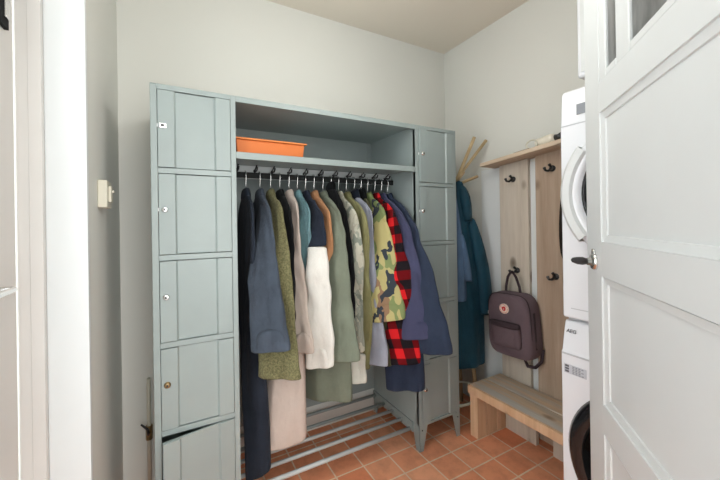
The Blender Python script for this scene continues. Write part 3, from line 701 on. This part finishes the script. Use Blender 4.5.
for (y, z) in ((-0.122, 1.515), (-0.352, 1.545), (-0.140, 0.965), (-0.362, 0.958)):
    if hk0 is None:
        h = MB().lathe([(0, 0), (0.017, 0), (0.017, -0.004), (0.010, -0.008), (0.0, -0.009)], (PX, y, z), 'x', 16)
        h.tube([(PX - 0.004, y, z), (PX - 0.022, y, z - 0.006), (PX - 0.034, y + 0.004, z - 0.014), (PX - 0.052, y + 0.008, z - 0.012), (PX - 0.060, y + 0.010, z + 0.004)], [0.008, 0.007, 0.0065, 0.006, 0.008], 10)
        h.tube([(PX - 0.004, y, z + 0.004), (PX - 0.020, y, z + 0.012), (PX - 0.030, y, z + 0.020)], [0.006, 0.006, 0.008], 10)
        hk0 = h.build('hook', M['dark'], rk, smooth=True); k0 = (y, z)
    else:
        c = hk0.copy(); C.objects.link(c); c.parent = rk; c.location = (0, y - k0[0], z - k0[1])
# things lying on the rack's shelf
bt = thing('bottle', 'white bottle with black cap lying on the wooden rack shelf', 'bottle', (1.86, -0.42, 1.66))
BM = Matrix.Translation((1.868, -0.298, 1.686)) @ Matrix.Rotation(math.radians(-6), 4, 'Z') @ Matrix.Rotation(math.radians(-5), 4, 'X')
b = MB(); b.M = BM; b.lathe([(0.0, 0.0), (0.022, 0.0), (0.0275, -0.006), (0.0275, -0.085), (0.022, -0.098), (0.011, -0.105), (0.0, -0.105)], (0, 0, 0), 'y', 24)
b.build('bottle_body', M['bottle'], bt, smooth=True)
b = MB(); b.M = BM; b.lathe([(0.0, -0.105), (0.017, -0.105), (0.0145, -0.12), (0.0195, -0.138), (0.0, -0.138)], (0, 0, 0), 'y', 20)
b.build('cap', M['black'], bt, smooth=True)
rg = MB()
rg.tube([(1.838, -0.285 + 0.030 * math.cos(a), 1.6835 + 0.024 * math.sin(a)) for a in [2 * PI * i / 24 for i in range(25)]], 0.0045, 8)
tag(rg.build('tape_ring', M['cream'], smooth=True), 'small cream ring standing on the rack shelf beside the bottle', 'ring')
tag(MB().prism([(-0.20, 1.6478), (-0.29, 1.6560), (-0.29, 1.6595), (-0.20, 1.6513)], 1.806, 1.90, 'x').build('leather_wallet', plain('brown_leather', rgb(120, 84, 56), 0.6)), 'flat brown leather wallet on the wooden rack shelf', 'wallet')
# dark cloth hanging past the dryer
dc = thing('scarf', 'dark brown scarf hanging from the rack next to the dryer', 'scarf', (1.87, -0.47, 1.1))
rings = []
for z, ry, rx in ((1.51, .012, .012), (1.44, .026, .022), (1.30, .040, .030), (1.18, .044, .032), (1.08, .036, .030), (1.05, .02, .018)):
    rings.append([(1.872 + rx * math.cos(2 * PI * i / 16), -0.446 + ry * math.sin(2 * PI * i / 16) * (1 + .2 * math.sin(i * 2.4)), z) for i in range(16)])
MB().loft(rings).build('cloth', fabric('dark_brown_wool', rgb(40, 34, 30)), dc, smooth=True, sub=1)

# ------------------------------------------------------------------ backpack
bp = thing('backpack', 'plum grey canvas backpack hanging from a hook on the plank', 'backpack', (1.86, -0.15, 0.48))
BPM = Matrix.Translation((1.907, -0.148, 0.845)) @ Matrix.Rotation(math.radians(-3), 4, 'X')
# local: X depth (negative = towards room), Y width (positive = further from camera), Z up
def sq(a, b, n, k=0.42):
    return [(a * math.copysign(abs(math.cos(t)) ** k, math.cos(t)), b * math.copysign(abs(math.sin(t)) ** k, math.sin(t))) for t in [2 * PI * i / n for i in range(n)]]
b = MB(); b.M = BPM; rings = []
for x, s_, zc in ((0.0, 0.86, 0), (-0.006, 0.95, 0), (-0.03, 1.0, 0), (-0.075, 1.0, -0.002), (-0.108, 0.975, -0.004), (-0.120, 0.92, -0.004), (-0.125, 0.80, -0.004), (-0.126, 0.4, -0.004)):
    rings.append([(x + 0.004 * noise.noise(Vector((p * 14, q * 14, 3))), p * s_ * (1 - 0.06 * (q / 0.18)) , -0.185 + q * s_ + zc) for p, q in sq(0.137, 0.186, 40)])
b.loft(rings); b.build('bag_body', F['pack'], bp, smooth=True, sub=1)
b = MB(); b.M = BPM; rings = []
for x, s_ in ((-0.118, 1.0), (-0.140, 0.98), (-0.150, 0.90), (-0.152, 0.5)):
    rings.append([(x, 0.003 + p * s_, -0.238 + q * s_) for p, q in sq(0.096, 0.072, 32, 0.3)])
b.loft(rings); pk = b.build('front_pocket', F['pack'], bp, smooth=True, sub=1)
b = MB(); b.M = BPM; rings = []
for x, s_ in ((-0.120, 1.0), (-0.156, 0.98), (-0.160, 0.9)):
    rings.append([(x, 0.003 + p * s_, -0.178 + q * s_) for p, q in sq(0.100, 0.018, 24, 0.4)])
b.loft(rings); b.build('pocket_flap', F['packd'], pk, smooth=True, sub=1)
b = MB(); b.M = BPM
zp = [(p, -0.188 + q - 0.0) for p, q in sq(0.132, 0.180, 40)]
b.tube([(-0.104, p, z) for p, z in zp if z > -0.33], 0.0035, 6); b.build('zipper', F['packd'], bp, smooth=True)
for s_ in (-1, 1):
    b = MB(); b.M = BPM
    b.tube([(-0.05, s_ * 0.046, -0.012), (-0.05, s_ * 0.042, 0.03), (-0.052, s_ * 0.026, 0.085), (-0.050, s_ * 0.008, 0.112), (-0.048, 0.0, 0.118)], [0.008, 0.0075, 0.0075, 0.007, 0.007], 8)
    b.build('carry_handle', F['packd'], bp, smooth=True)
b = MB(); b.M = BPM
b.tube([(-0.012, -0.045, -0.345), (-0.03, -0.035, -0.395), (-0.04, -0.055, -0.420), (-0.04, -0.10, -0.412), (-0.03, -0.13, -0.375), (-0.012, -0.132, -0.31)], 0.009, 8); b.build('shoulder_strap', F['packd'], bp, smooth=True)
b = MB(); b.M = BPM; b.box(-0.085, -0.070, -0.1385, -0.1345, -0.30, -0.10); b.build('side_seam', F['packd'], bp, bevel=.001)
lg = MB(); lg.M = BPM
cy, cz, x = 0.008, -0.092, -0.1262
lg.lathe([(0.0, -0.006), (0.0285, -0.006), (0.0285, 0.002), (0.0, 0.002)], (x, cy, cz), 'x', 32, 0)
def tri(pts, dx, mi): lg.prism([(cy + p, cz + q) for p, q in pts], x - 0.0085, x - dx, 'x', mi)
for k in range(16):
    a = 2 * PI * k / 16; p, q = 0.0235 * math.cos(a), 0.0235 * math.sin(a)
    tri([(p - .0022, q - .0022), (p + .0022, q - .0022), (p + .0022, q + .0022), (p - .0022, q + .0022)], .006, 2)
fx = [(0.012, 0.004), (0.010, 0.012), (0.004, 0.010), (-0.003, 0.015), (-0.010, 0.011), (-0.013, 0.003), (-0.011, -0.007), (-0.004, -0.014), (0.003, -0.013), (-0.001, -0.008), (-0.004, -0.002), (-0.003, 0.004), (0.002, 0.001), (0.006, -0.004), (0.010, -0.004)]
tri(fx[::-1], .006, 1)
fx2 = [(0.003, 0.0), (0.008, -0.006), (0.006, -0.012), (0.001, -0.009)]
tri(fx2, .006, 1)
sub(lg.build('logo_badge', [plain('cream_badge', rgb(232, 220, 206)), plain('red_badge', rgb(192, 44, 40)), plain('rose_badge', rgb(206, 122, 112))], bp), 'round cream badge with a red curled animal emblem')

# ------------------------------------------------------------------ bench
bn = thing('bench', 'low bench of weathered scaffold wood under the backpack', 'bench', (1.75, -0.33, 0))
for k, (x0, x1) in enumerate(((1.630, 1.768), (1.772, 1.905))):
    MB().box(x0, x1, -0.645, -0.018, 0.250, 0.297).build('seat_board', M['benchw'], bn, bevel=0.003)
MB().box(1.612, 1.629, -0.645, -0.018, 0.250, 0.2965).build('front_edge_board', M['legw'], bn, bevel=0.002)
for y0 in (-0.078, -0.640):
    for (x0, x1) in ((1.622, 1.700), (1.704, 1.79), (1.794, 1.890)):
        MB().box(x0, x1, y0, y0 + 0.052, 0, 0.250).build('leg', M['legw'], bn, bevel=0.003)
for (y0, y1) in ((-0.27, -0.082), (-0.62, -0.36)):
    MB().box(1.862, 1.890, y0, y1, 0.0, 0.105).build('rear_rail', M['plank'], bn, bevel=0.003)

# ------------------------------------------------------------------ washing machine with the dryer on top
MX, MY0, MY1, MXB = 1.386, -1.27, -0.670, 1.905
def text_mesh(body, size, M4, mat, name, parent):
    cu = bpy.data.curves.new(name, 'FONT'); cu.body = body; cu.size = size; cu.extrude = 0.0006; cu.offset = size * 0.02
    o = bpy.data.objects.new(name, cu); C.objects.link(o)
    dg = bpy.context.evaluated_depsgraph_get(); me = bpy.data.meshes.new_from_object(o.evaluated_get(dg))
    bpy.data.objects.remove(o)
    me.transform(Matrix.Translation(-Vector(parent['_w'])) @ M4); me.materials.clear(); me.materials.append(mat)
    q = bpy.data.objects.new(name, me); C.objects.link(q); q.parent = parent; return q
FACE = lambda x, y, z: Matrix.Translation((x, y, z)) @ Matrix(((0, 0, -1, 0), (-1, 0, 0, 0), (0, 1, 0, 0), (0, 0, 0, 1)))
wm = thing('washing_machine', 'white front loading washing machine standing under the dryer', 'washing machine', (1.65, -0.97, 0))
b = MB().prism([(MX, 0.012), (MX, 0.765), (MX + 0.006, 0.770), (MX + 0.028, 0.872), (MX + 0.034, 0.880), (MXB, 0.880), (MXB, 0.012)], MY0, MY1, 'y')
b.build('housing', M['app'], wm, bevel=0.008, seg=3)
b = MB().box(MX - 0.0015, MX + 0.004, MY0 + 0.004, MY1 - 0.004, 0.757, 0.763); b.build('panel_groove', M['app_grey'], wm)
for y in (MY0 + 0.06, MY1 - 0.06):
    for x in (MX + 0.06, MXB - 0.06): MB().lathe([(0, 0), (0.02, 0), (0.02, 0.014), (0, 0.014)], (x, y, 0), 'z', 12).build('foot', M['black'], wm)
cy, cz = -0.972, 0.437
b = MB().lathe([(0.276, 0.004), (0.276, -0.010), (0.262, -0.026), (0.225, -0.036), (0.215, -0.030), (0.212, -0.008), (0.0, -0.008)], (MX, cy, cz), 'x', 64)
dw = b.build('porthole_door', M['dglass'], wm, smooth=True)
b = MB()
for k in range(16): b.box(MX - 0.0105, MX - 0.008, cy - 0.17, cy + 0.17, cz - 0.17 + k * 0.0105, cz - 0.165 + k * 0.0105)
b.build('drum_ribs', M['print_l'], dw)
text_mesh('AEG', 0.0175, FACE(MX + 0.0075, -0.686, 0.840) @ Matrix.Rotation(math.radians(-12), 4, 'X'), M['print'], 'brand_lettering', wm)
b = MB().box(MX - 0.001, MX + 0.002, -0.755, -0.680, 0.688, 0.722, 0)
sk = b.build('energy_sticker', [plain('sticker_grey', (0.52, 0.55, 0.60, 1), 0.5)], wm)
b = MB(); 
for k in range(3): b.box(MX - 0.0018, MX - 0.0008, -0.697, -0.684, 0.692 + k * 0.010, 0.699 + k * 0.010, 0)
for k in range(5):
    for j in range(4 - (k % 2)): b.box(MX - 0.0018, MX - 0.0008, -0.716 - j * 0.010, -0.709 - j * 0.010, 0.691 + k * 0.006, 0.6945 + k * 0.006, 1)
b.build('printed_lines', [M['print'], M['print_l']], sk)

MX = 1.400
dy = thing('dryer', 'white tumble dryer stacked on the washing machine', 'dryer', (1.65, -0.97, 0.885))
b = MB().prism([(MX, 0.893), (MX, 1.62), (MX + 0.003, 1.625), (MX + 0.012, 1.742), (MX + 0.022, 1.756), (MXB, 1.756), (MXB, 0.893)], MY0, MY1, 'y')
b.build('housing', M['app'], dy, bevel=0.008, seg=3)
MB().box(MX + 0.03, MXB - 0.02, MY0 + 0.02, MY1 - 0.006, 0.880, 0.893).build('stacking_frame', M['app_grey'], dy)
b = MB().box(MX - 0.001, MX + 0.004, MY0 + 0.004, MY1 - 0.004, 1.617, 1.621); b.box(MX - 0.001, MX + 0.003, MY0 + 0.03, MY1 - 0.03, 0.93, 0.933)
b.build('panel_groove', M['app_grey'], dy)
b = MB().box(MX + 0.001, MX + 0.010, -0.90, -0.728, 1.652, 1.690); b.build('display', M['print_l'], dy)
cz = 1.355
b = MB().lathe([(0.268, 0.004), (0.268, -0.030), (0.258, -0.052), (0.235, -0.060), (0.212, -0.052), (0.206, -0.030), (0.0, -0.030)], (MX, cy, cz), 'x', 64)
dd = b.build('porthole_door', M['app'], dy, smooth=True)
MB().lathe([(0.209, -0.020), (0.209, -0.046), (0.200, -0.046), (0.196, -0.036), (0.0, -0.036)], (MX, cy, cz), 'x', 64).build('porthole_glass', M['dglass'], dd, smooth=True)
b = MB().lathe([(0.272, -0.008), (0.272, -0.056), (0.262, -0.066), (0.240, -0.066), (0.232, -0.058)], (MX, cy, cz), 'x', 24, 0, math.radians(-38), math.radians(38))
b.build('door_grip', M['white'], dd, solid=0.002)

bo = thing('boiler', 'white wall mounted boiler above the dryer', 'boiler', (1.78, -0.85, 1.86))
MB().box(1.60, XR, -1.12, -0.633, 1.86, 2.32).build('casing', M['app'], bo, bevel=0.012, seg=3)
MB().box(1.594, 1.60, -1.10, -0.65, 1.88, 2.30).build('front_cover', M['white'], bo, bevel=0.002)

for o in bpy.data.objects:
    if '_w' in o: del o['_w']
